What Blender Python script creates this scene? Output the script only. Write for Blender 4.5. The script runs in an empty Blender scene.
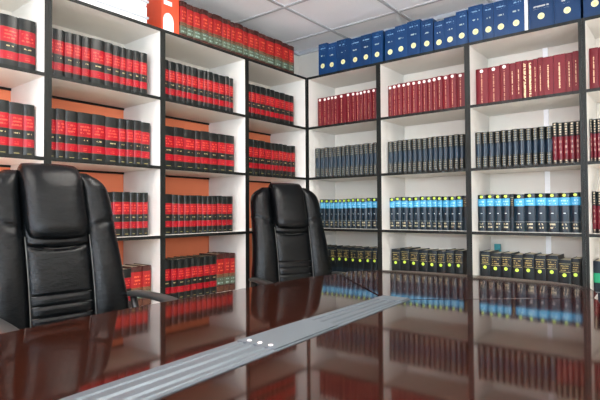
import bpy, bmesh, math, random
from mathutils import Vector, Matrix
random.seed(7)
C = bpy.context.scene.collection
SC = bpy.context.scene
PI = math.pi

# ------------------------------------------------------------------ camera
def make_camera():
    yaw, pit, rol, f = -.6683, .0225, -.0063, 495.6
    R = Vector((math.cos(yaw), -math.sin(yaw), 0)); H = Vector((math.sin(yaw), math.cos(yaw), 0)); Z = Vector((0, 0, 1))
    F = H*math.cos(pit) + Z*math.sin(pit); U = -H*math.sin(pit) + Z*math.cos(pit)
    c, s = math.cos(rol), math.sin(rol)
    right = c*R + s*U; up = -s*R + c*U
    cam = bpy.data.cameras.new('camera'); o = bpy.data.objects.new('camera', cam); C.objects.link(o)
    m = Matrix.Identity(4)
    for i in range(3):
        m[i][0] = right[i]; m[i][1] = up[i]; m[i][2] = -F[i]
    m[0][3], m[1][3], m[2][3] = 2.3933, -3.1266, 1.0739
    o.matrix_world = m
    cam.sensor_width = 36; cam.lens = f/600*36; cam.clip_start = .02
    SC.camera = o
make_camera()

# ------------------------------------------------------------------ world, light, exposure
w = bpy.data.worlds.new('world'); SC.world = w; w.use_nodes = True
w.node_tree.nodes['Background'].inputs[0].default_value = (.75, .86, 1, 1)
w.node_tree.nodes['Background'].inputs[1].default_value = .6
SC.view_settings.view_transform = 'Standard'; SC.view_settings.look = 'None'
SC.view_settings.gamma = 1; SC.view_settings.use_curve_mapping = False
SC.view_settings.exposure = 0.03
SC.cycles.max_bounces = 8; SC.cycles.diffuse_bounces = 5; SC.cycles.glossy_bounces = 4
SC.cycles.use_denoising = True
def area(name, loc, rot, sx, sy, power, col):
    l = bpy.data.lights.new(name, 'AREA'); l.shape = 'RECTANGLE'; l.size = sx; l.size_y = sy; l.energy = power; l.color = col
    o = bpy.data.objects.new(name, l); C.objects.link(o); o.location = loc; o.rotation_euler = rot
    return o
WIN_P, LAMP_P = 125, 22
# daylight through the two windows behind the camera, tilted up to brighten the ceiling
area('window_daylight', (1.0, -5.70, 1.55), (PI/2+.85, 0, 0), 1.7, 1.3, WIN_P, (.70, .84, 1))
area('window_daylight', (3.4, -5.70, 1.55), (PI/2+.85, 0, 0), 1.7, 1.3, WIN_P, (.70, .84, 1))
area('window_daylight', (4.70, -4.2, 1.55), (PI/2+.75, 0, PI/2), 2.3, 1.3, WIN_P*1.3, (.80, .90, 1))  # added fill at the unseen right-hand window, also aimed upwards

# ------------------------------------------------------------------ node helpers
def newmat(name):
    m = bpy.data.materials.new(name); m.use_nodes = True
    nt = m.node_tree; b = nt.nodes['Principled BSDF']
    return m, nt, b
def rgb(h):
    h = h.lstrip('#'); v = [int(h[i:i+2], 16)/255 for i in (0, 2, 4)]
    return tuple((c/12.92 if c <= .04045 else ((c+.055)/1.055)**2.4) for c in v) + (1,)
def math_n(nt, op, a, b=None, clamp=False):
    n = nt.nodes.new('ShaderNodeMath'); n.operation = op; n.use_clamp = clamp
    for i, x in enumerate((a, b)):
        if x is None: continue
        if isinstance(x, (int, float)): n.inputs[i].default_value = x
        else: nt.links.new(x, n.inputs[i])
    return n.outputs[0]
def mixc(nt, fac, a, b, blend='MIX'):
    n = nt.nodes.new('ShaderNodeMix'); n.data_type = 'RGBA'; n.blend_type = blend
    for k, x in ((0, fac), (6, a), (7, b)):
        if isinstance(x, (int, float)): n.inputs[k].default_value = x
        elif isinstance(x, tuple): n.inputs[k].default_value = x
        else: nt.links.new(x, n.inputs[k])
    return n.outputs[2]
def noise(nt, vec, scale, detail=3, rough=.5):
    n = nt.nodes.new('ShaderNodeTexNoise'); n.inputs['Scale'].default_value = scale
    n.inputs['Detail'].default_value = detail; n.inputs['Roughness'].default_value = rough
    if vec is not None: nt.links.new(vec, n.inputs['Vector'])
    return n.outputs['Fac']
def bump(nt, b, h, strength, dist=.002):
    n = nt.nodes.new('ShaderNodeBump'); n.inputs['Strength'].default_value = strength; n.inputs['Distance'].default_value = dist
    nt.links.new(h, n.inputs['Height']); nt.links.new(n.outputs[0], b.inputs['Normal'])
def objco(nt):
    return nt.nodes.new('ShaderNodeTexCoord').outputs['Object']
def scaled(nt, vec, s):
    n = nt.nodes.new('ShaderNodeMapping'); n.inputs['Scale'].default_value = s; nt.links.new(vec, n.inputs[0]); return n.outputs[0]

def plain(name, col, rough=.5, metal=0, var=.06, nscale=8, bmp=0, coat=0, spec=.5, stretch=(1, 1, 1)):
    m, nt, b = newmat(name)
    co = scaled(nt, objco(nt), stretch)
    f = noise(nt, co, nscale, 4)
    c = rgb(col) if isinstance(col, str) else col
    hi = tuple(min(1, x*(1+var)) for x in c[:3]) + (1,); lo = tuple(x*(1-var) for x in c[:3]) + (1,)
    nt.links.new(mixc(nt, f, lo, hi), b.inputs['Base Color'])
    b.inputs['Roughness'].default_value = rough; b.inputs['Metallic'].default_value = metal
    b.inputs['Specular IOR Level'].default_value = spec
    b.inputs['Coat Weight'].default_value = coat; b.inputs['Coat Roughness'].default_value = .1
    if bmp: bump(nt, b, noise(nt, co, nscale*12, 3), bmp, .001)
    return m

def spine_mat(name, bands, marks, rough=.38, var=.25, rand=.25):
    """bands: [(v_start, colour)], marks: [(kind, u0, u1, v0, v1, colour, freq)]; UV runs over the cover"""
    m, nt, b = newmat(name)
    uv = nt.nodes.new('ShaderNodeUVMap'); uv.uv_map = 'UVMap'
    sp = nt.nodes.new('ShaderNodeSeparateXYZ'); nt.links.new(uv.outputs[0], sp.inputs[0])
    U, V = sp.outputs[0], sp.outputs[1]
    oi = nt.nodes.new('ShaderNodeObjectInfo').outputs['Random']
    r = nt.nodes.new('ShaderNodeValToRGB'); r.color_ramp.interpolation = 'CONSTANT'
    e = r.color_ramp.elements
    e[0].position = 0; e[0].color = rgb(bands[0][1])
    e[1].position = bands[1][0] if len(bands) > 1 else 1.0; e[1].color = rgb(bands[1][1] if len(bands) > 1 else bands[0][1])
    for p, c in bands[2:]:
        x = e.new(p); x.color = rgb(c)
    nt.links.new(V, r.inputs[0])
    col = r.outputs[0]
    # wear of the cloth: a little lighter or darker from book to book and along the spine
    f = noise(nt, scaled(nt, objco(nt), (60, 60, 12)), 1, 3)
    k = math_n(nt, 'ADD', math_n(nt, 'MULTIPLY', f, var), 1-var/2)
    k = math_n(nt, 'ADD', k, math_n(nt, 'MULTIPLY', math_n(nt, 'SUBTRACT', oi, .5), rand))
    hs = nt.nodes.new('ShaderNodeHueSaturation'); nt.links.new(col, hs.inputs['Color']); nt.links.new(k, hs.inputs['Value'])
    col = hs.outputs[0]
    gold = None
    for kind, u0, u1, v0, v1, c, fr in marks:
        mk = math_n(nt, 'MULTIPLY', math_n(nt, 'GREATER_THAN', U, u0), math_n(nt, 'LESS_THAN', U, u1))
        mk = math_n(nt, 'MULTIPLY', mk, math_n(nt, 'MULTIPLY', math_n(nt, 'GREATER_THAN', V, v0), math_n(nt, 'LESS_THAN', V, v1)))
        if kind == 'text':        # rows of lettering across the spine
            st = math_n(nt, 'GREATER_THAN', math_n(nt, 'SINE', math_n(nt, 'MULTIPLY', V, fr)), .1)
            nn = nt.nodes.new('ShaderNodeTexNoise'); nn.noise_dimensions = '4D'; nn.inputs['Scale'].default_value = 1; nn.inputs['Detail'].default_value = 0
            mp = nt.nodes.new('ShaderNodeCombineXYZ'); nt.links.new(math_n(nt, 'MULTIPLY', U, 9), mp.inputs[0]); nt.links.new(math_n(nt, 'MULTIPLY', V, fr/6.283), mp.inputs[1])
            nt.links.new(mp.outputs[0], nn.inputs['Vector']); nt.links.new(math_n(nt, 'MULTIPLY', oi, 50), nn.inputs['W'])
            mk = math_n(nt, 'MULTIPLY', mk, math_n(nt, 'MULTIPLY', st, math_n(nt, 'GREATER_THAN', nn.outputs['Fac'], .46)))
        if kind == 'vtext':       # a title running up the spine
            nn = nt.nodes.new('ShaderNodeTexNoise'); nn.noise_dimensions = '4D'; nn.inputs['Scale'].default_value = 1; nn.inputs['Detail'].default_value = 0
            mp = nt.nodes.new('ShaderNodeCombineXYZ'); nt.links.new(math_n(nt, 'MULTIPLY', V, fr), mp.inputs[1]); nt.links.new(math_n(nt, 'MULTIPLY', U, 3), mp.inputs[0])
            nt.links.new(mp.outputs[0], nn.inputs['Vector']); nt.links.new(math_n(nt, 'MULTIPLY', oi, 50), nn.inputs['W'])
            mk = math_n(nt, 'MULTIPLY', mk, math_n(nt, 'GREATER_THAN', nn.outputs['Fac'], .42))
        if kind == 'lines':
            mk = math_n(nt, 'MULTIPLY', mk, math_n(nt, 'GREATER_THAN', math_n(nt, 'SINE', math_n(nt, 'MULTIPLY', V, fr)), .25))
        if kind == 'half':        # gold tooling and painted centre highlight, fading to the hinges
            uu = math_n(nt, 'SUBTRACT', 1, math_n(nt, 'MULTIPLY', math_n(nt, 'ABSOLUTE', math_n(nt, 'SUBTRACT', U, .5)), 3.1), True)
            mk = math_n(nt, 'MULTIPLY', mk, uu)
            mk = math_n(nt, 'MULTIPLY', mk, math_n(nt, 'GREATER_THAN', math_n(nt, 'SINE', math_n(nt, 'MULTIPLY', V, fr)), -.2))
        col = mixc(nt, mk, col, rgb(c))
    nt.links.new(col, b.inputs['Base Color'])
    b.inputs['Roughness'].default_value = rough
    b.inputs['Specular IOR Level'].default_value = .3
    bump(nt, b, noise(nt, objco(nt), 700, 2), .15, .0005)
    return m

# ------------------------------------------------------------------ materials
M = {}
M['white_board'] = plain('white_melamine', '#dfdbd4', .45, var=.02)
M['cream_board'] = plain('cream_back_board', '#dcd5c9', .6, var=.03)
M['edge'] = plain('dark_edge_band', '#131614', .5, var=.1, spec=.25)
M['orange_wall'] = plain('orange_wall_paint', '#ee8459', .7, var=.04)
M['wall'] = plain('cream_wall_paint', '#e6e1d8', .75, var=.02)
M['floor'] = plain('pale_floor_tile', '#e2ddd4', .6, var=.06, nscale=6)
M['leather'] = None
M['pages'] = plain('paper_block', '#cfc4ab', .9, var=.12, nscale=30, stretch=(30, 1, 1))
M['alu'] = plain('brushed_aluminium', '#676f75', .5, metal=.85, var=.08, nscale=20, stretch=(40, 1, 40))
M['chrome'] = plain('chrome', '#c8c8c8', .15, metal=1, var=.02)
M['plastic'] = plain('black_plastic', '#1c1c1c', .4, var=.1)
M['armpad'] = plain('grey_arm_plastic', '#2a2a29', .42, var=.08)
M['tile'] = None
M['tbar'] = plain('grey_ceiling_bar', '#b4b6ba', .5, var=.02)
M['white_card'] = plain('white_card_box', '#eceded', .5, var=.02)
M['grey_lid'] = plain('grey_lid_rim', '#b9bcc2', .5, var=.02)
M['orange_card'] = plain('orange_file_card', '#e0512f', .5, var=.06)
M['white_label'] = plain('white_label', '#ffffff', .5, var=.02)
M['dot_white'] = plain('white_dot_sticker', '#f1dfd8', .5, var=.03)
M['dot_yellow'] = plain('yellow_green_sticker', '#b9d846', .45, var=.05)
M['seal'] = plain('cream_round_seal', '#e9e6a6', .45, var=.1, nscale=80)
M['seal_core'] = plain('gold_seal_centre', '#d8c98a', .45, var=.2, nscale=90)
M['teal'] = plain('teal_tab', '#1f7f86', .5, var=.05)
M['lamp_frame'] = plain('white_lamp_frame', '#e8e8e8', .4, var=.01)

def leather():
    m, nt, b = newmat('black_leather')
    co = objco(nt)
    f = noise(nt, co, 6, 3)
    nt.links.new(mixc(nt, f, rgb('#040506'), rgb('#0b0d0f')), b.inputs['Base Color'])
    b.inputs['Roughness'].default_value = .19; b.inputs['Specular IOR Level'].default_value = .2
    b.inputs['Coat Weight'].default_value = .0
    vo = nt.nodes.new('ShaderNodeTexVoronoi'); vo.inputs['Scale'].default_value = 330; nt.links.new(co, vo.inputs['Vector'])
    h = math_n(nt, 'ADD', math_n(nt, 'MULTIPLY', vo.outputs['Distance'], .25), math_n(nt, 'MULTIPLY', noise(nt, scaled(nt, co, (1, 1, 2.2)), 11, 4, .6), 1.6))
    bump(nt, b, h, .35, .006)
    return m
M['leather'] = leather()
M['thread'] = plain('grey_seam_piping', '#3a3a36', .4, var=.1)

def tile():
    m, nt, b = newmat('mineral_ceiling_tile')
    f = noise(nt, objco(nt), 160, 3)
    nt.links.new(mixc(nt, f, rgb('#eeeff2'), rgb('#f8f8fa')), b.inputs['Base Color'])
    b.inputs['Roughness'].default_value = .9
    bump(nt, b, f, .4, .002)
    return m
M['tile'] = tile()

def wood():
    m, nt, b = newmat('glossy_mahogany')
    co = objco(nt)
    g = noise(nt, scaled(nt, co, (26, 1.4, 20)), 1.6, 6, .6)
    g2 = noise(nt, scaled(nt, co, (150, 4, 100)), 2, 3, .6)
    r = nt.nodes.new('ShaderNodeValToRGB'); e = r.color_ramp.elements
    e[0].position = .3; e[0].color = rgb('#190b07'); e[1].position = .72; e[1].color = rgb('#2e140b')
    x = e.new(.52); x.color = rgb('#220d07')
    nt.links.new(math_n(nt, 'ADD', math_n(nt, 'MULTIPLY', g, .75), math_n(nt, 'MULTIPLY', g2, .25)), r.inputs[0])
    nt.links.new(r.outputs[0], b.inputs['Base Color'])
    b.inputs['Roughness'].default_value = .055; b.inputs['IOR'].default_value = 1.45
    b.inputs['Coat Weight'].default_value = 0
    return m
M['wood'] = wood()

M['law_red'] = spine_mat('black_spine_red_labels',
    [(0, '#181b1a'), (.18, '#920a1b'), (.335, '#181b1a'), (.50, '#920a1b'), (.78, '#181b1a')],
    [('solid', .0, 1, .176, .182, '#5a4a30', 0), ('solid', .0, 1, .332, .338, '#5a4a30', 0), ('solid', 0, 1, .496, .502, '#5a4a30', 0), ('solid', 0, 1, .776, .782, '#5a4a30', 0),
     ('text', .16, .86, .54, .75, '#d0503c', 100), ('text', .3, .72, .395, .445, '#a89a70', 120), ('text', .35, .65, .22, .27, '#cc4a3a', 120), ('solid', .3, .7, .05, .062, '#8f8350', 0)], rough=.3)
M['law_brown'] = spine_mat('brown_spine_red_and_green_labels',
    [(0, '#45221c'), (.18, '#55604f'), (.38, '#45221c'), (.47, '#9c1a1a'), (.86, '#45221c')],
    [('text', .15, .85, .22, .34, '#8ba59a', 60), ('text', .2, .8, .55, .78, '#d95f3f', 70), ('lines', 0, 1, .38, .47, '#8d6b48', 220), ('lines', 0, 1, .03, .15, '#6f4a35', 200)], rough=.5, var=.5)
M['maroon'] = spine_mat('maroon_cloth_gold_title', [(0, '#640b18')],
    [('vtext', .45, .55, .10, .86, '#b07a62', 60)], rough=.5, rand=.15)
M['maroon_bold'] = spine_mat('maroon_cloth_bold_gold_title', [(0, '#640b18')],
    [('vtext', .3, .7, .08, .93, '#d0b890', 34)], rough=.5, rand=.15)
M['maroon_plain'] = spine_mat('maroon_cloth_short_title', [(0, '#640c19')],
    [('vtext', .44, .56, .2, .8, '#d7b08c', 60)], rough=.5, rand=.1)
M['navy_tooled'] = spine_mat('navy_leather_with_gold_tooling',
    [(0, '#080b0b'), (.33, '#0a1c2b'), (.66, '#080b0b')],
    [('half', 0, 1, .03, .32, '#a0967a', 100), ('half', 0, 1, .68, .98, '#a0967a', 100), ('solid', .43, .57, .03, .97, '#43535f', 0)], rough=.3, rand=.2)  # grey centre strip paints a highlight up the spine
M['maroon_tooled'] = spine_mat('maroon_leather_dark_top_gold_tooling',
    [(0, '#1b1a1c'), (.10, '#5c0f1c'), (.66, '#151c1e')],
    [('half', 0, 1, .02, .10, '#b7a88c', 100), ('half', 0, 1, .70, .98, '#c0b094', 100), ('text', .3, .7, .2, .6, '#a08070', 50)], rough=.3, rand=.2)
M['navy_blue_band'] = spine_mat('navy_spine_light_blue_band',
    [(0, '#152026'), (.30, '#12212c'), (.68, '#3a8db5'), (.88, '#10191c')],
    [('text', .25, .75, .08, .24, '#a99f82', 70), ('text', .2, .8, .72, .84, '#8cc4da', 80), ('solid', .0, 1, .26, .268, '#7b8586', 0), ('solid', .4, .6, .475, .495, '#b9c3c3', 0)], rough=.2, rand=.15)
M['navy_small'] = spine_mat('navy_spine_gold_lines',
    [(0, '#16232c'), (.38, '#101518'), (.86, '#141c22')],
    [('text', .2, .82, .73, .88, '#8c7a4b', 120), ('solid', .08, .95, .70, .708, '#a59a68', 0), ('solid', .08, .95, .90, .908, '#a59a68', 0)], rough=.35, rand=.2)
M['green_band'] = spine_mat('navy_spine_green_band',
    [(0, '#121b24'), (.50, '#1d7f58'), (.72, '#121b24')], [('solid', 0, 1, .27, .29, '#6d7474', 0)], rough=.35)
M['blue_binder'] = spine_mat('blue_binder_spine', [(0, '#0d3864')],
    [('text', .2, .82, .80, .88, '#7ea0b8', 90), ('text', .3, .7, .60, .68, '#a7b3a9', 80), ('solid', .12, .88, .05, .075, '#7c9cba', 0), ('text', .3, .7, .91, .945, '#5d84a8', 120)], rough=.4, var=.12, rand=.25)
M['blue_wide'] = spine_mat('wide_blue_binder_spine', [(0, '#0d3259')],
    [('text', .2, .82, .52, .62, '#b8b6ae', 90), ('text', .25, .75, .76, .9, '#b7a98c', 60)], rough=.4, var=.12, rand=.1)

# ------------------------------------------------------------------ mesh helpers
def obj(name, bm, mat, parent=None, smooth=False, uv=False):
    me = bpy.data.meshes.new(name); bmesh.ops.recalc_face_normals(bm, faces=bm.faces[:]); bm.to_mesh(me); bm.free()
    if mat: me.materials.append(mat)
    if smooth:
        for p in me.polygons: p.use_smooth = True
    o = bpy.data.objects.new(name, me); C.objects.link(o)
    if parent: o.parent = parent
    return o
def tag(o, label, cat, group=None):
    o['label'] = label; o['category'] = cat
    if group: o['group'] = group
    return o
def thing(name, label, cat, loc=(0, 0, 0), rz=0, group=None):
    o = bpy.data.objects.new(name, None); C.objects.link(o); o.location = loc; o.rotation_euler = (0, 0, rz); o.empty_display_size = .1
    return tag(o, label, cat, group)
def struct(o):
    o['kind'] = 'structure'; return o
def box(bm, x0, x1, y0, y1, z0, z1, bev=0):
    r = bmesh.ops.create_cube(bm, size=1); v = r['verts']
    for q in v: q.co = Vector(((x0+x1)/2+q.co.x*(x1-x0), (y0+y1)/2+q.co.y*(y1-y0), (z0+z1)/2+q.co.z*(z1-z0)))
    if bev:
        es = list({e for q in v for e in q.link_edges})
        bmesh.ops.bevel(bm, geom=es, offset=bev, segments=2, profile=.6, affect='EDGES')
    return bm
def B(*a, **k): return box(bmesh.new(), *a, **k)
def loft(bm, rings, caps=True, closed=True):
    vs = [[bm.verts.new(p) for p in r] for r in rings]
    n = len(rings[0])
    for a, b in zip(vs, vs[1:]):
        for i in range(n if closed else n-1):
            bm.faces.new((a[i], a[(i+1) % n], b[(i+1) % n], b[i]))
    if caps:
        bm.faces.new(vs[0][::-1]); bm.faces.new(vs[-1])
    return bm
def sellipse(cx, cy, z, a, b, n=28, e=2.6):
    out = []
    for i in range(n):
        t = 2*PI*i/n; c, s = math.cos(t), math.sin(t)
        out.append((cx+b*math.copysign(abs(c)**(2/e), c), cy+a*math.copysign(abs(s)**(2/e), s), z))
    return out
def tube(bm, pts, r, n=8, caps=True):
    pts = [Vector(p) for p in pts]; rings = []
    for i, p in enumerate(pts):
        d = (pts[min(i+1, len(pts)-1)]-pts[max(i-1, 0)]).normalized()
        up = Vector((0, 0, 1)) if abs(d.z) < .9 else Vector((1, 0, 0))
        a = d.cross(up).normalized(); b = d.cross(a).normalized()
        rr = r[i] if isinstance(r, (list, tuple)) else r
        rings.append([p+a*rr*math.cos(2*PI*k/n)+b*rr*math.sin(2*PI*k/n) for k in range(n)])
    return loft(bm, rings, caps)
def prism(poly, z0, z1, bev=0):
    bm = bmesh.new()
    lo = [bm.verts.new((x, y, z0)) for x, y in poly]; hi = [bm.verts.new((x, y, z1)) for x, y in poly]
    n = len(poly)
    bm.faces.new(lo[::-1]); top = bm.faces.new(hi)
    for i in range(n): bm.faces.new((lo[i], lo[(i+1) % n], hi[(i+1) % n], hi[i]))
    if bev:
        bmesh.ops.bevel(bm, geom=list(top.edges), offset=bev, segments=3, profile=.5, affect='EDGES')
    return bm

# ------------------------------------------------------------------ room
X0, X1, Y0, Y1, H = -.382, 4.8, -5.8, .382, 2.51
struct(obj('floor', B(X0-.1, X1+.1, Y0-.1, Y1+.1, -.1, 0), M['floor']))
struct(obj('ceiling', B(X0-.1, X1+.1, Y0-.1, Y1+.1, H, H+.1), M['tile']))
struct(obj('wall_left', B(X0-.1, X0, Y0-.1, Y1+.1, 0, 2.138), M['orange_wall']))
struct(obj('wall_left_upper', B(X0-.1, X0, Y0-.1, Y1+.1, 2.138, H), M['wall']))
struct(obj('wall_back', B(X0, X1, Y1, Y1+.1, 0, H), M['wall']))
bm = bmesh.new()
box(bm, X1, X1+.1, Y0-.1, Y1+.1, 0, .85); box(bm, X1, X1+.1, Y0-.1, Y1+.1, 2.25, H); box(bm, X1, X1+.1, Y0-.1, -5.4, .85, 2.25); box(bm, X1, X1+.1, -3.0, Y1+.1, .85, 2.25)
struct(obj('wall_right', bm, M['wall']))
bm = bmesh.new()       # the wall behind the camera, with two window openings
wx = [(.1, 1.9), (2.5, 4.3)]
box(bm, X0, X1, Y0-.1, Y0, 0, .85); box(bm, X0, X1, Y0-.1, Y0, 2.25, H)
for a, b in ((X0, .1), (1.9, 2.5), (4.3, X1)): box(bm, a, b, Y0-.1, Y0, .85, 2.25)
struct(obj('wall_front', bm, M['wall']))
glass, nt, b = newmat('window_glass'); b.inputs['Transmission Weight'].default_value = 1; b.inputs['Roughness'].default_value = 0; b.inputs['IOR'].default_value = 1.05
for k, (a, bb) in enumerate(wx):
    f = bmesh.new()
    for q in ((a, a+.05, .85, 2.25), (bb-.05, bb, .85, 2.25), (a+.05, bb-.05, .85, .9), (a+.05, bb-.05, 2.2, 2.25), ((a+bb)/2-.025, (a+bb)/2+.025, .9, 2.2)):
        box(f, q[0], q[1], Y0-.07, Y0-.02, q[2], q[3])
    fo = struct(obj('window_%d' % (k+1), f, M['lamp_frame']))
    obj('pane', B(a+.05, bb-.05, Y0-.05, Y0-.045, .9, 2.2), glass, fo)
f = bmesh.new()  # window added on the unseen right wall to light the orange wall
for q in ((-5.4, -5.35, .85, 2.25), (-3.05, -3.0, .85, 2.25), (-5.35, -3.05, .85, .9), (-5.35, -3.05, 2.2, 2.25), (-4.225, -4.175, .9, 2.2)):
    box(f, X1+.02, X1+.07, *q)
fo = struct(obj('window_3', f, M['lamp_frame']))
obj('pane', B(X1+.045, X1+.05, -5.35, -3.05, .9, 2.2), glass, fo)
# ceiling grid bars and perimeter trim
bm = bmesh.new()
k = -1
x = .175
while x < X1:
    box(bm, x-.012, x+.012, Y0, Y1-.03, H-.006, H); x += .58
y = .095
while y > Y0:
    box(bm, X0+.03, X1-.03, y-.012, y+.012, H-.0058, H); y -= .575
struct(obj('trim_1', bm, M['tbar']))
bm = bmesh.new()
box(bm, X0, X1, Y1-.028, Y1, H-.028, H); box(bm, X0, X0+.028, Y0, Y1-.028, H-.028, H)
struct(obj('trim_2', bm, M['tbar']))

# ceiling lamps: recessed square panels of the grid (above and behind the table)
em, nt, b = newmat('lamp_diffuser'); b.inputs['Emission Color'].default_value = (1, .95, .86, 1); b.inputs['Emission Strength'].default_value = 6
lamps = [(1.045, -1.345), (2.785, -1.345), (1.045, -3.07), (2.785, -3.07), (1.045, -4.8), (2.785, -4.8)]
desc = ['over the near end of the table by the left bookcases', 'over the right side of the table end', 'over the chairs beside the table', 'above the camera side of the table', 'nearest the window wall on the left', 'nearest the window wall on the right']
for (x, y), d in zip(lamps, desc):
    t = thing('ceiling_lamp', 'square white ceiling lamp panel ' + d, 'lamp', (x, y, H), 0, 'ceiling lamps')
    f = bmesh.new()
    for q in ((-.29, .29, -.29, -.26), (-.29, .29, .26, .29), (-.29, -.26, -.26, .26), (.26, .29, -.26, .26)): box(f, *q, -.014, -.001)
    obj('frame', f, M['lamp_frame'], t)
    obj('diffuser', B(-.26, .26, -.26, .26, -.009, -.002), em, t)
    a = area('lamp_light', (x, y, H-.03), (0, 0, 0), .5, .5, LAMP_P, (1, .95, .88))

# ------------------------------------------------------------------ bookcases
D = .376; T = .018
LEV = [2.13, 1.73, 1.33, .93, .53, .13]
ORD = ['top', 'second', 'third', 'fourth', 'fifth', 'lowest']
def bookcase(label, width, loc, rz, orange):
    """local: x along the front from 0 to width, y inwards from 0 to D, z up; front edges banded dark"""
    t = thing('bookcase', label, 'bookcase', loc, rz, 'bookcases of the corner library')
    E = .002
    for x in (0, width-T):
        s = obj('side_panel', B(x+.0003, x+T-.0003, E, D, 0, 2.121), M['white_board'], t)
        obj('edge_band', B(x+.0003, x+T-.0003, 0, E, 0, 2.121), M['edge'], s)
    for i, z in enumerate(LEV):
        a, b = (0.0003, width-.0003) if i == 0 else (T, width-T)
        z0, z1 = z-.009, z+.009
        s = obj('shelf', B(a, b, E, D, z0, z1), M['white_board'], t)
        obj('edge_band', B(a, b, 0, E, z0, z1), M['edge'], s)
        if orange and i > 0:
            obj('back_rail', B(T, width-T, D-.008, D, z0-.012, z0), M['edge'], t)  # dark strip standing in for the shadow gap at the shelf's back
    if orange:
        obj('back_panel', B(T, width-T, D-.006, D, LEV[1]+.009, LEV[0]-.009), M['cream_board'], t)
    else:
        obj('back_panel', B(T, width-T, D-.006, D, LEV[5]+.009, LEV[0]-.009), M['cream_board'], t)
    obj('plinth', B(T, width-T, .03, .045, 0, LEV[5]-.009), M['edge'], t)
    return t
LP = [0, -.6776, -1.3722, -2.0256, -2.705]
RP = [0, .6465, 1.2874, 1.9314, 2.575]
ldesc = ['white bookcase with dark edges on the left wall, the bay in the room corner', 'white bookcase with dark edges, left-wall bay just left of the far chair',
         'white bookcase with dark edges, left-wall bay under the white storage box', 'white bookcase with dark edges, leftmost bay behind the near chair']
rdesc = ['white bookcase with dark edges on the right wall, the bay touching the corner', 'white bookcase with dark edges, second bay from the corner on the right wall',
         'white bookcase with dark edges, third bay from the corner on the right wall', 'white bookcase with dark edges, cut off by the right edge of the photo']
for i in range(4):
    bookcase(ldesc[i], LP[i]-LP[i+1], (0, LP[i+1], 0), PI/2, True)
    bc = bookcase(rdesc[i], RP[i+1]-RP[i], (RP[i], 0, 0), 0, False)
    if i == 2:
        x = 1.668-RP[2]
        for j in range(1, 5):
            pass
        obj('back_batten', B(x-.015, x+.015, D-.012, D-.006, LEV[5]+.009, LEV[0]-.009), M['white_label'], bc)  # white strip in place of the joint gap that bares the wall behind

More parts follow.
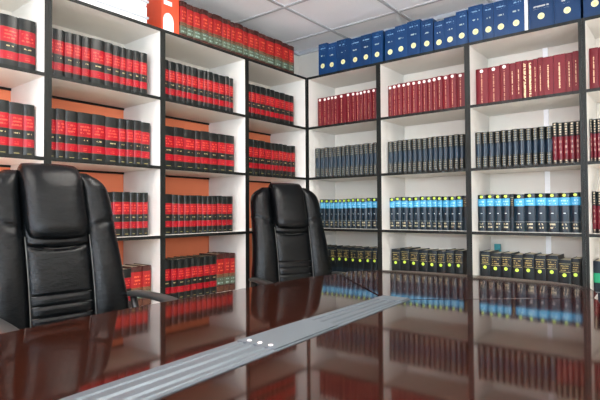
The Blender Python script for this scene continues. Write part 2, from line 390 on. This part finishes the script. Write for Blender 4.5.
# ------------------------------------------------------------------ books
BK = {
 'l1a': [-2.207, -2.128, -2.051],
 'l1b': [-2.223, -2.166, -2.103, -2.053],
 'l2a': [-1.986, -1.964, -1.909, -1.863, -1.818, -1.772, -1.692, -1.644, -1.598, -1.56, -1.517, -1.476, -1.426],
 'l2b': [-1.999, -1.951, -1.903, -1.84, -1.761, -1.685, -1.605, -1.559, -1.513, -1.463, -1.404],
 'l2c': [-1.741, -1.693, -1.641, -1.585, -1.536, -1.493, -1.452, -1.416],
 'l2d': [-1.677, -1.6, -1.526, -1.455, -1.399],
 'l3a': [-1.322, -1.274, -1.222, -1.174, -1.139, -1.099, -1.045, -0.999, -0.964, -0.918, -0.866, -0.811, -0.773, -0.734],
 'l3b': [-1.319, -1.236, -1.16, -1.07, -1.023, -0.947, -0.877, -0.805, -0.725],
 'l3c': [-1.315, -1.249, -1.204, -1.16, -1.117, -1.059, -1.016, -0.974, -0.93, -0.887, -0.843, -0.797, -0.744],
 'l3d': [-1.319, -1.258, -1.211, -1.156, -1.106, -1.055, -1.004, -0.948, -0.893, -0.819, -0.773, -0.722],
 'l4a': [-0.615, -0.554, -0.512, -0.459, -0.399, -0.349, -0.297, -0.239, -0.179, -0.124, -0.068],
 'l4b': [-0.612, -0.535, -0.478, -0.413, -0.34, -0.3, -0.254, -0.207, -0.152, -0.103, -0.052],
 'ltop': [-1.187, -1.134, -1.081, -1.019, -0.957, -0.917, -0.836, -0.795, -0.753, -0.709, -0.636, -0.585, -0.525, -0.469, -0.39, -0.297, -0.206, -0.126, -0.061],
 'r1a': [0.031, 0.078, 0.122, 0.156, 0.185, 0.223, 0.298, 0.351, 0.389, 0.423, 0.454, 0.487, 0.525, 0.57],
 'r2a': [0.667, 0.702, 0.738, 0.775, 0.812, 0.849, 0.893, 0.932, 0.967, 1.004, 1.04, 1.079, 1.126, 1.176, 1.234],
 'r3a': [1.305, 1.383, 1.455, 1.513, 1.551, 1.589, 1.62, 1.651, 1.678, 1.708, 1.765, 1.83, 1.867, 1.9],
 'r4a': [1.947, 1.995, 2.032],
 'r1b': [0.023, 0.07, 0.11, 0.148, 0.191, 0.229, 0.271, 0.308, 0.349, 0.389, 0.433, 0.472, 0.515, 0.554, 0.59],
 'r2b': [0.677, 0.716, 0.753, 0.79, 0.828, 0.865, 0.903, 0.941, 0.98, 1.016, 1.054, 1.089, 1.125, 1.164, 1.199, 1.236],
 'r3b': [1.309, 1.349, 1.387, 1.426, 1.465, 1.501, 1.533, 1.57, 1.608, 1.647, 1.682, 1.72, 1.759, 1.787, 1.817, 1.846, 1.878, 1.903],
 'r4b': [1.945, 1.965, 1.986, 2.006, 2.03],
 'r1c': [0.041, 0.09, 0.137, 0.182, 0.223, 0.261, 0.299, 0.34, 0.381, 0.425, 0.476, 0.521, 0.567],
 'r2c': [0.662, 0.71, 0.758, 0.809, 0.852, 0.901, 0.95, 0.992, 1.031, 1.069, 1.114, 1.164, 1.207, 1.244],
 'r3c': [1.297, 1.358, 1.41, 1.457, 1.507, 1.529, 1.59, 1.653, 1.713, 1.779, 1.842, 1.893],
 'r4c': [1.932, 1.973, 2.014],
 'r1d': [0.018, 0.079, 0.14, 0.2, 0.259, 0.322, 0.385, 0.452, 0.52, 0.561],
 'r2d': [0.682, 0.749, 0.82, 0.891, 0.958, 1.023, 1.085, 1.145, 1.205],
 'r3d': [1.316, 1.38, 1.445, 1.51, 1.575, 1.64, 1.704, 1.77, 1.839, 1.886],
 'r4d': [1.931, 2.012],
 'rtop': [0.043, 0.126, 0.219, 0.339, 0.441, 0.533, 0.627],
 'rtop2': [0.646, 0.729, 0.823, 0.926, 1.017],
 'rtop3': [1.024, 1.096, 1.179, 1.258],
 'rtop4': [1.263, 1.358, 1.426, 1.513, 1.61, 1.629],
 'rtop5': [1.633, 1.775, 1.913],
 'rtop6': [1.926, 2.044],
}
def cover_bm(w, h, d, bulge, ribs=()):
    """hard cover with a rounded spine: U profile stacked along z, UV: u over the spine width, v over the height"""
    t = .0028
    zs = [0, h]
    for r in ribs: zs += [r*h-.004, r*h-.002, r*h+.002, r*h+.004]
    zs = sorted(zs)
    N = 8
    def prof(z):
        lift = 0
        for r in ribs:
            dz = abs(z-r*h)
            if dz <= .0021: lift = .0022
        P = [(-w/2, d)]
        for i in range(N+1):
            x = -w/2 + w*i/N; q = (2*x/w)**2
            P.append((x, bulge*q**1.3 - lift*(1-q*q)))
        P.append((w/2, d)); P.append((w/2-t, d)); P.append((w/2-t, bulge+t)); P.append((-w/2+t, bulge+t)); P.append((-w/2+t, d))
        return [(x, y, z) for x, y in P]
    bm = bmesh.new(); loft(bm, [prof(z) for z in zs])
    uv = bm.loops.layers.uv.new('UVMap')
    for f in bm.faces:
        for l in f.loops: l[uv].uv = (l.vert.co.x/w+.5, l.vert.co.z/h)
    return bm
def disc(r, y, z, th=.0008, n=18, rx=None):
    bm = bmesh.new(); rx = rx or r
    ring = lambda yy: [(rx*math.cos(2*PI*i/n), yy, z+r*math.sin(2*PI*i/n)) for i in range(n)]
    return loft(bm, [ring(y), ring(y-th)])
STY = {   # material, depth, bulge, ribs, kind name, description
 'law_red': ('law_red', .175, .006, (), 'law_book', 'red-banded black law book'),
 'law_brown': ('law_brown', .175, .006, (.17, .42, .9), 'law_book', 'worn brown law book'),
 'maroon': ('maroon', .19, .003, (), 'bound_volume', 'maroon book with white dot'),
 'maroon_plain': ('maroon_plain', .19, .002, (), 'bound_volume', 'maroon book with thin gold title'),
 'maroon_bold': ('maroon_bold', .19, .002, (), 'bound_volume', 'maroon book with bold gold title'),
 'navy_tooled': ('navy_tooled', .17, .008, (.1, .2, .32, .68, .8, .9), 'leather_bound_book', 'navy book with gilt ribbed spine'),
 'maroon_tooled': ('maroon_tooled', .17, .008, (.1, .68, .8, .9), 'leather_bound_book', 'maroon book with dark gilt top'),
 'navy_blue_band': ('navy_blue_band', .18, .008, (), 'law_report', 'glossy navy book with pale-blue band'),
 'navy_plain': ('navy_small', .18, .004, (), 'law_report', 'slim navy book without blue band'),
 'navy_small': ('navy_small', .19, .004, (), 'reference_book', 'short navy book with yellow-green dot'),
 'green_band': ('green_band', .19, .004, (), 'reference_book', 'thick navy book with green band'),
 'blue_binder': ('blue_binder', .21, .001, (), 'file_binder', 'blue binder with round seal'),
 'blue_wide': ('blue_wide', .24, .001, (), 'file_binder', 'wide blue binder with round seal'),
 'white_binder': ('', .21, .001, (), 'file_binder', ''),
}
def book(style, run, a, b, z, h, label, group, rec=.105, lean=0):
    mk, d, bl, ribs, name, _ = STY[style]
    w = (b-a)-.0012; c = (a+b)/2
    mat = M[mk] if mk else M['white_card']
    o = obj(name, cover_bm(w, h, d, bl, ribs), mat)
    if lean: o.rotation_euler = (0, lean, 0) if run == 'R' else (0, 0, 0)
    if run == 'L':
        o.location = (-rec+.033, c, z); o.rotation_euler = (0, 0, PI/2)
    else:
        o.location = (c, rec, z)
    obj('page_block', B(-w/2+.0030, w/2-.0030, bl+.0032, d-.005, .003, h-.004), M['pages'], o)
    r = min(.011, w*.33)
    if style == 'maroon': obj('dot_sticker', disc(.0105, -.0002, h-.017, rx=min(.0105, w*.36)), M['dot_white'], o)
    if style == 'navy_blue_band': obj('dot_sticker', disc(.0085, -.0002, h*.94, rx=min(.0095, w*.3)), M['dot_yellow'], o)
    if style == 'navy_small': obj('dot_sticker', disc(.0105, -.0002, h*.63, rx=min(.0105, w*.3)), M['dot_yellow'], o)
    if style in ('blue_binder', 'blue_wide'):
        q = obj('round_seal', disc(.019, -.0002, h*(.36 if style == 'blue_binder' else .36), rx=min(.019, w*.3)), M['seal'], o)
        obj('seal_centre', disc(.009, -.0010, h*.36, rx=min(.009, w*.15)), M['seal_core'], q)
    tag(o, label, 'book' if 'binder' not in name else 'binder', group)
    return o
NUM = ['first', 'second', 'third', 'fourth', 'fifth', 'sixth', 'seventh', 'eighth', 'ninth', 'tenth', 'eleventh', 'twelfth', 'thirteenth', 'fourteenth', 'fifteenth', 'sixteenth', 'seventeenth', 'eighteenth']
BAYL = {'1': 'leftmost left-wall bay', '2': 'left-wall bay beside near chair', '3': 'left-wall bay left of far chair', '4': 'left-wall corner bay'}
BAYR = {'1': 'right-wall corner bay', '2': 'right wall\'s second bay', '3': 'right wall\'s third bay', '4': 'right wall\'s cut-off bay'}
def place(key, run, level, style, h, rec=.105, where=None, hv=.003, start=0, total=None, zbase=None):
    e = list(BK[key]); n = len(e)-1
    if 'top' not in key:
        k = int(key[1])
        if run == 'L': lo, hi = {1: (-2.705, -2.0256), 2: (-2.0256, -1.3722), 3: (-1.3722, -.6776), 4: (-.6776, 0)}[k]
        else: lo, hi = {1: (0, .6465), 2: (.6465, 1.2874), 3: (1.2874, 1.9314), 4: (1.9314, 2.575)}[k]
        e = [min(max(v, lo+.0195+.0006*i), hi-.0195-.0006*(n-i)) for i, v in enumerate(e)]
    z = LEV[level]+.0092 if zbase is None else zbase
    shelf = {1: 'highest compartment', 2: 'second compartment down', 3: 'third compartment down', 4: 'fourth compartment down', 0: 'top'}[level]
    bay = where or (BAYL if run == 'L' else BAYR)[key[1]]
    for i in range(n):
        st = style(i) if callable(style) else style
        hh = h(i) if callable(h) else h
        hh += random.uniform(-hv, hv)
        ds = STY[st][5] if STY[st][5] else 'narrow white binder'
        end = ' from left' if i > 0 else ' at left'
        pos = NUM[i+start]+' from left'
        lb = f'{ds}, {pos}, {shelf}, {bay}' if level else f'{ds}, {pos}, {bay}'
        book(st, run, e[i], e[i+1], z, hh, lb, f'books on the {shelf} of {bay}' if level else f'books standing {bay}', rec+random.uniform(-.003, .003))

HR = .253
place('l1a', 'L', 1, 'law_red', HR); place('l1b', 'L', 2, 'law_red', HR)
place('l2a', 'L', 1, 'law_red', HR); place('l2b', 'L', 2, 'law_red', HR); place('l2c', 'L', 3, 'law_red', .245)
place('l2d', 'L', 4, lambda i: 'law_red' if i < 2 else 'law_brown', lambda i: .222 if i < 2 else .226)
place('l3a', 'L', 1, 'law_red', HR); place('l3b', 'L', 2, 'law_red', HR); place('l3c', 'L', 3, 'law_red', .24)
place('l3d', 'L', 4, lambda i: 'law_red' if i < 8 else 'law_brown', lambda i: .245 if i < 8 else .252)
place('l4a', 'L', 1, 'law_red', .250); place('l4b', 'L', 2, 'law_red', .250)
place('ltop', 'L', 0, 'law_brown', .248, where='on top of left-wall bookcases', zbase=2.1392, hv=.004)

place('r1a', 'R', 1, 'maroon', .248); place('r2a', 'R', 1, 'maroon', .248)
place('r3a', 'R', 1, lambda i: 'maroon' if i < 3 else ('maroon_bold' if i in (5, 6) else 'maroon_plain'), .251)
place('r4a', 'R', 1, 'maroon_plain', .252)
place('r1b', 'R', 2, 'navy_tooled', .236, rec=.07); place('r2b', 'R', 2, 'navy_tooled', .234, rec=.07)
place('r3b', 'R', 2, lambda i: 'navy_tooled' if i < 12 else 'maroon_tooled', lambda i: .230 if i < 12 else .242, rec=.07)
place('r4b', 'R', 2, 'maroon_tooled', .242, rec=.07)
place('r1c', 'R', 3, 'navy_blue_band', .228); place('r2c', 'R', 3, lambda i: 'navy_blue_band' if i < 12 else 'navy_plain', .230)
place('r3c', 'R', 3, lambda i: 'navy_blue_band' if i != 4 else 'navy_plain', .232)
place('r4c', 'R', 3, 'maroon_tooled', .235)
place('r1d', 'R', 4, 'navy_small', .252, hv=.005); place('r2d', 'R', 4, 'navy_small', .262, hv=.006)
place('r3d', 'R', 4, 'navy_small', lambda i: .264 if i < 7 else .246, hv=.006); place('r4d', 'R', 4, 'green_band', .24)
TB = [.281, .27, .273, .262, .266, .271, .26, .27, .276, .262, .228, .238, .256, .268, .258, .258, .262, .245, .27, .27, .27]
W0 = 'on top of right-wall bookcases'
place('rtop', 'R', 0, 'blue_binder', lambda i: TB[i], where=W0, zbase=2.1392)
place('rtop2', 'R', 0, 'blue_binder', lambda i: TB[6+i], where=W0, zbase=2.1392, start=6)
place('rtop3', 'R', 0, 'blue_binder', lambda i: TB[10+i], where=W0, zbase=2.1392, start=10)
place('rtop4', 'R', 0, lambda i: 'blue_binder' if i < 4 else 'white_binder', lambda i: TB[13+i], where=W0, zbase=2.1392, start=13)
place('rtop5', 'R', 0, 'blue_wide', .285, where='on top of right-wall bookcases, near right edge'.replace(' of right-wall bookcases',''), zbase=2.1392)
place('rtop6', 'R', 0, 'blue_wide', .285, where='on top, at photo\'s right edge', zbase=2.1392)

# teal file tab standing up behind the short navy books
tag(obj('file_folder', B(1.345, 1.385, .31, .325,   .5392, .845, bev=.002), M['teal']), 'teal file folder peeking over the short navy books on the fifth shelf', 'folder')

# white storage boxes and orange file box on top of the left bookcases
t = thing('storage_box', 'white storage box with grey lid rims lying on top of the left bookcase', 'box', (0, 0, 2.1392))
obj('box_body', B(-.32, -.035, -2.03, -1.455, 0, .11, bev=.006), M['white_card'], t)
obj('lid_rim', B(-.33, -.026, -2.04, -1.447, .04, .052, bev=.003), M['grey_lid'], t)
t2 = thing('storage_box', 'second white box resting on the white storage box above the left bookcase', 'box', (0, 0, 2.2496))
obj('box_body', B(-.33, -.03, -2.03, -1.46, 0, .10, bev=.006), M['white_card'], t2)
obj('lid_rim', B(-.335, -.022, -2.04, -1.45, .02, .034, bev=.003), M['grey_lid'], t2)
t = thing('magazine_file', 'orange cardboard file box with white oval label beside the brown law books', 'file box', (-.09, -1.250, 2.1392), PI/2)
bm = bmesh.new()
box(bm, -.065, .065, 0, .004, 0, .30); box(bm, -.065, -.061, .004, .24, 0, .30); box(bm, .061, .065, .004, .24, 0, .30)
box(bm, -.061, .061, .236, .24, 0, .30); box(bm, -.061, .061, .004, .236, 0, .004)
obj('box_body', bm, M['orange_card'], t)
bm = bmesh.new()
pr_ = [(-.016+.038*math.cos(a*PI/12), .098+.050*math.sin(a*PI/12)) for a in range(13)] + [(-.054, .004), (.022, .004)]
loft(bm, [[(x, 0, z) for x, z in pr_], [(x, -.0012, z) for x, z in pr_]])
obj('oval_label', bm, M['white_label'], t)
obj('upper_label', B(-.05, .01, -.0012, 0, .195, .222), M['white_label'], t)

# ------------------------------------------------------------------ conference table
TZ = .785
def table():
    t = thing('conference_table', 'long glossy dark mahogany conference table with an aluminium cable strip', 'table', (1.62, -2.3, 0))
    W = lambda pts: [(x-1.62, y+2.3) for x, y in pts]
    th = .036
    left = [(1.572, -1.655), (1.165, -1.262), (1.082, -1.345), (1.072, -1.5), (1.066, -1.79), (1.058, -2.15), (1.062, -2.35), (1.072, -2.5), (1.092, -2.65), (1.15, -3.1), (1.22, -3.6), (1.765, -3.6)][::-1]
    # strip runs from (1.62,-1.645) down to (1.765,-3.6); its left side bounds the left board
    left[0] = (1.695, -3.6)
    ls = [(1.563, -1.655)]
    left = [(1.705, -3.6), (1.22, -3.6), (1.15, -3.1), (1.092, -2.65), (1.072, -2.5), (1.062, -2.35), (1.058, -2.15), (1.066, -1.79), (1.072, -1.5), (1.080, -1.345), (1.126, -1.241), (1.566, -1.652), (1.583, -2.2), (1.618, -2.7)]
    obj('tabletop_board', prism(W(left), TZ-th, TZ, .0006), M['wood'], t)
    right = [(1.746, -2.7), (1.708, -2.2), (1.676, -1.645), (2.139, -1.267), (2.155, -1.30), (2.22, -1.6), (2.31, -2.0), (2.39, -2.4), (2.45, -2.8), (2.50, -3.2), (2.52, -3.6), (1.84, -3.6)][::-1]
    obj('tabletop_board', prism(W(right), TZ-th, TZ, .0006), M['wood'], t)
    end = [(1.569, -1.643), (1.130, -1.232), (1.105, -1.15), (1.135, -1.06), (1.20, -.985), (1.30, -.945), (1.45, -.925), (1.62, -.915), (1.80, -.92), (1.94, -.935), (2.04, -.975), (2.10, -1.05), (2.135, -1.15), (2.139, -1.258), (1.673, -1.636)][::-1]
    obj('tabletop_end', prism(W(end), TZ-th, TZ, .0006), M['wood'], t)
    # cable strip: plate with raised grooves, screws and end plates
    cl = [((1.569, -1.645), (1.673, -1.638)), ((1.583, -2.2), (1.708, -2.2)), ((1.618, -2.7), (1.746, -2.7)), ((1.705, -3.6), (1.84, -3.6))]
    def at(u, s):        # u across 0..1, s along 0..3
        i = min(int(s), 2); f = s-i
        a = [cl[i][0][k]*(1-f)+cl[i+1][0][k]*f for k in (0, 1)]; b = [cl[i][1][k]*(1-f)+cl[i+1][1][k]*f for k in (0, 1)]
        return (a[0]*(1-u)+b[0]*u-1.62, a[1]*(1-u)+b[1]*u+2.3)
    def strip(prof, s0, s1, n):
        bm = bmesh.new(); rings = []
        for j in range(n+1):
            s = s0+(s1-s0)*j/n
            rings.append([(*at(u, s), TZ+z) for u, z in prof])
        return loft(bm, rings)
    prof = [(.01, -.02), (.01, .0018), (.10, .0018), (.12, .0034), (.20, .0034), (.22, .001), (.26, .001), (.30, .0040), (.44, .0040), (.48, .001), (.52, .001), (.56, .0040), (.70, .0040), (.74, .001), (.78, .001), (.80, .0034), (.88, .0034), (.90, .0018), (.99, .0018), (.99, -.02)]
    s_ = obj('cable_strip', strip(prof, 0, 3, 24), M['alu'], t)
    flat = [(.06, .0005), (.06, .0048), (.94, .0048), (.94, .0005)]
    pl = obj('cover_plate', strip(flat, .80, 1.30, 6), M['alu'], s_)
    pl2 = obj('cover_plate', strip(flat, .0, .12, 3), M['alu'], s_)
    for u in (.25, .5, .75):
        x, y = at(u, 1.27); bm = bmesh.new()
        ring = lambda r, z: [(x+r*math.cos(k*PI/8), y+r*math.sin(k*PI/8), TZ+z) for k in range(16)]
        loft(bm, [ring(.0052, .0045), ring(.0052, .0058), ring(.003, .0066)])
        obj('screw', bm, M['dot_white'], pl, smooth=True)
    # under-frame: two slab legs and a modesty beam
    for y in (-1.5, -3.1):
        obj('leg', B(-.32, .42, y+2.3-.025, y+2.3+.025, 0, TZ-th-.0005, bev=.003), M['wood'], t)
    obj('stretcher', B(.03, .07, -.77, .77, .25, TZ-th-.0005, bev=.002), M['wood'], t)
table()

# ------------------------------------------------------------------ executive chairs
def interp(tb, z):
    for (a, va), (b, vb) in zip(tb, tb[1:]):
        if z <= b:
            f = max(0, (z-a)/(b-a))
            return va+(vb-va)*f
    return tb[-1][1]
WZ0 = [(.44, .255), (.60, .285), (.69, .282), (.774, .270), (.99, .252), (1.12, .247), (1.17, .240), (1.205, .220), (1.230, .185), (1.246, .14)]
def WZf(z): return sum(interp(WZ0, z+k*.008) for k in (-2, -1, 0, 1, 2))/5
def xb(z):      # recline of the backrest, slight lumbar curve
    t = (z-.44)/.8
    return -.205 - .125*t + .025*math.sin(PI*t*1.3)
def make_chair(label, loc, rz, drop=0, arm_drop=0):
    t = thing('executive_chair', label, 'chair', loc, rz, 'executive chairs at the table')
    L = M['leather']; up = []
    def part(*a, **k):
        o = obj(*a, **k); up.append(o); return o
    zs = [.44+i*(1.225-.44)/24 for i in range(25)]
    rings = [sellipse(xb(z)-.05, 0, z, WZf(z)-.02, .03, 28, 3) for z in zs]
    part('back_shell', loft(bmesh.new(), rings), L, t, smooth=True)
    # side bolsters: fat rolls with puckered seams
    for sd in (-1, 1):
        rings = []
        n = 70
        for i in range(n+1):
            z = .44+i*(1.243-.44)/n
            inn = .116+.004*min(1, (1.243-z)/.1); out = max(WZf(z), inn+.014)
            tp = min(1, (1.250-z)/.07); bt = min(1, (z-.43)/.05)
            th = .060*math.sqrt(max(.03, 1-(1-tp)**2))*math.sqrt(max(.1, 1-(1-bt)**2))
            r = sellipse(xb(z)-.008, sd*(inn+out)/2, z, (out-inn)/2+.005, th, 32, 2.3)
            rr = []
            for x, y, zz in r:      # slanting seam over the roll, rising outwards, with pucker beside it
                q = z-(1.01+.30*(abs(y)-.12))
                dd = -.012*math.exp(-(q/.007)**2) + .0025*math.sin(abs(y)*260)*math.exp(-(q/.03)**2)
                rr.append((x+dd, y, zz))
            rings.append(rr)
        part('side_bolster', loft(bmesh.new(), rings), L, t, smooth=True)
    # centre panel with stitched channels
    rings = []
    seams = [.937, .757, .718, .676]
    n = 110
    for i in range(n+1):
        z = .45+i*(1.03-.45)/n
        r = []
        for x, y, zz in sellipse(0, 0, z, .124, 1, 36, 4):
            th = .046 + (.012 if z > .937 else 0)*min(1, (z-.937)/.02)
            zl = z+.02*(1-(y/.124)**2)
            th -= .014*math.exp(-((zl-.949)/.006)**2)
            for s_ in seams[1:]: th -= .006*math.exp(-((z-s_)/.005)**2)
            r.append((xb(z)+x*th, y, zz))
        rings.append(r)
    part('lumbar_panel', loft(bmesh.new(), rings), L, t, smooth=True)
    for s_ in seams:
        pts = []
        for k in range(13):
            u = -1+2*k/12; z = s_ + (.012-.02*(1-u*u)+.004 if s_ > .9 else 0)
            pts.append((xb(z)+.0385-.006*u**4, u*.114, z))
        part('seam_piping', tube(bmesh.new(), pts, .0013, 6), M['thread'], t, smooth=True)
    for sd in (-1, 1):
        pts = [(xb(z)+.041, sd*.124, z) for z in [.46+i*.0275 for i in range(20)]]
        part('seam_piping', tube(bmesh.new(), pts, .0022, 6), M['thread'], t, smooth=True)
    # headrest pillow
    rings = []
    n = 44
    for i in range(n+1):
        f = i/n; z0 = .974+f*(1.270-.974)
        e = abs(2*f-1)
        k = math.sqrt(max(0.0, 1-e**(6 if f < .5 else 3.5)))
        a = .104+.018*max(.0, 1-e**6) - (.003*math.sin(PI*f)); b = .012+.064*k
        r = sellipse(xb(z0)+.012+.012*(1-f), 0, z0, a, b, 36, 3.6)
        rr = []
        for x, y, z in r:
            q = 1-(y/.12)**2
            z += (-.012*q if f < .5 else .006*q)*e**2
            rr.append((x, y, z))
        rings.append(rr)
    part('headrest', loft(bmesh.new(), rings), L, t, smooth=True)
    rings = []
    for i in range(21):
        f = i/20; z = .43+f*.11; e = abs(2*f-1); k = (max(0, 1-e**3))**.5
        rings.append(sellipse(.04, 0, z, .215+.04*k, .225+.035*k, 36, 4))
    part('seat', loft(bmesh.new(), rings), L, t, smooth=True)
    # armrests: a curved pad dipping towards the front, on a bent support
    for sd in (-1, 1):
        path = [(-.235, .285, .716), (-.19, .295, .724), (-.10, .300, .728), (.0, .302, .727), (.10, .300, .722), (.19, .292, .708), (.26, .282, .680)]
        rings = []
        m = 24
        P = []
        for k in range(m+1):
            f = k/m*(len(path)-1); i = min(int(f), len(path)-2); g = f-i
            P.append([path[i][c]*(1-g)+path[i+1][c]*g for c in range(3)])
        for _ in range(3):
            P = [P[0]]+[[(P[i-1][c]+2*P[i][c]+P[i+1][c])/4 for c in range(3)] for i in range(1, m)]+[P[-1]]
        for k, p in enumerate(P):
            d = Vector(P[min(k+1, m)])-Vector(P[max(k-1, 0)]); d.z = 0; d.normalize(); nrm = Vector((-d.y, d.x, 0))
            e = abs(2*k/m-1); wd = .028*math.sqrt(max(.12, 1-e**8)); hh = .013*math.sqrt(max(.15, 1-e**8))
            ring = []
            for j in range(16):
                a = 2*PI*j/16; c, s_ = math.cos(a), math.sin(a)
                q = nrm*wd*math.copysign(abs(c)**.7, c); ring.append((p[0]+q.x, sd*(p[1]+q.y), p[2]+hh*math.copysign(abs(s_)**.7, s_)))
            rings.append(ring)
        ar = part('armrest', loft(bmesh.new(), rings), M['armpad'], t, smooth=True)
        pts = [(-.19, sd*.295, .715), (-.18, sd*.300, .66), (-.12, sd*.300, .57), (-.04, sd*.29, .48), (.02, sd*.24, .425), (.04, sd*.15, .415)]
        obj('arm_support', tube(bmesh.new(), pts, [.014, .015, .016, .016, .015, .014], 12), M['plastic'], ar, smooth=True)
    part('tilt_mechanism', B(-.10, .12, -.10, .10, .39, .4295, bev=.008), M['plastic'], t)
    for o in up: o.location.z = -drop-(arm_drop if o.name.startswith('armrest') else 0)
    bm = bmesh.new()
    loft(bm, [sellipse(0, 0, z, r, r, 20, 2) for z, r in ((.10, .032), (.20, .032), (.2005, .024), (.30, .024), (.3005, .016), (.392-drop, .016))])
    obj('gas_lift', bm, M['chrome'], t)
    for k in range(5):
        a = 2*PI*k/5+.3
        u = Vector((math.cos(a), math.sin(a), 0)); v = Vector((-u.y, u.x, 0))
        rings = []
        for r, wd, z0, z1 in ((.01, .03, .085, .135), (.12, .026, .085, .122), (.24, .021, .078, .102), (.31, .018, .070, .090)):
            rings.append([u*r+v*wd+Vector((0, 0, z0)), u*r-v*wd+Vector((0, 0, z0)), u*r-v*wd*.7+Vector((0, 0, z1)), u*r+v*wd*.7+Vector((0, 0, z1))])
        lg = obj('base_leg', loft(bmesh.new(), rings), M['plastic'], t)
        bm = bmesh.new()
        for sx in (-1, 1):
            c = u*.295+v*(sx*.016)
            ring = lambda off: [c+v*off+u*.026*math.cos(j*PI/8)+Vector((0, 0, .0265+.026*math.sin(j*PI/8))) for j in range(16)]
            loft(bm, [ring(-.009), ring(.009)])
        tube(bm, [u*.295+Vector((0, 0, .03)), u*.295+Vector((0, 0, .075))], .007, 8)
        obj('caster', bm, M['plastic'], lg)
    return t
make_chair('black leather executive chair nearest the camera, cut by the left edge', (.655, -2.19, 0), math.radians(-4))
make_chair('black leather executive chair farther away, in front of the library corner', (.55, -.70, 0), math.radians(-24), .01, .06)
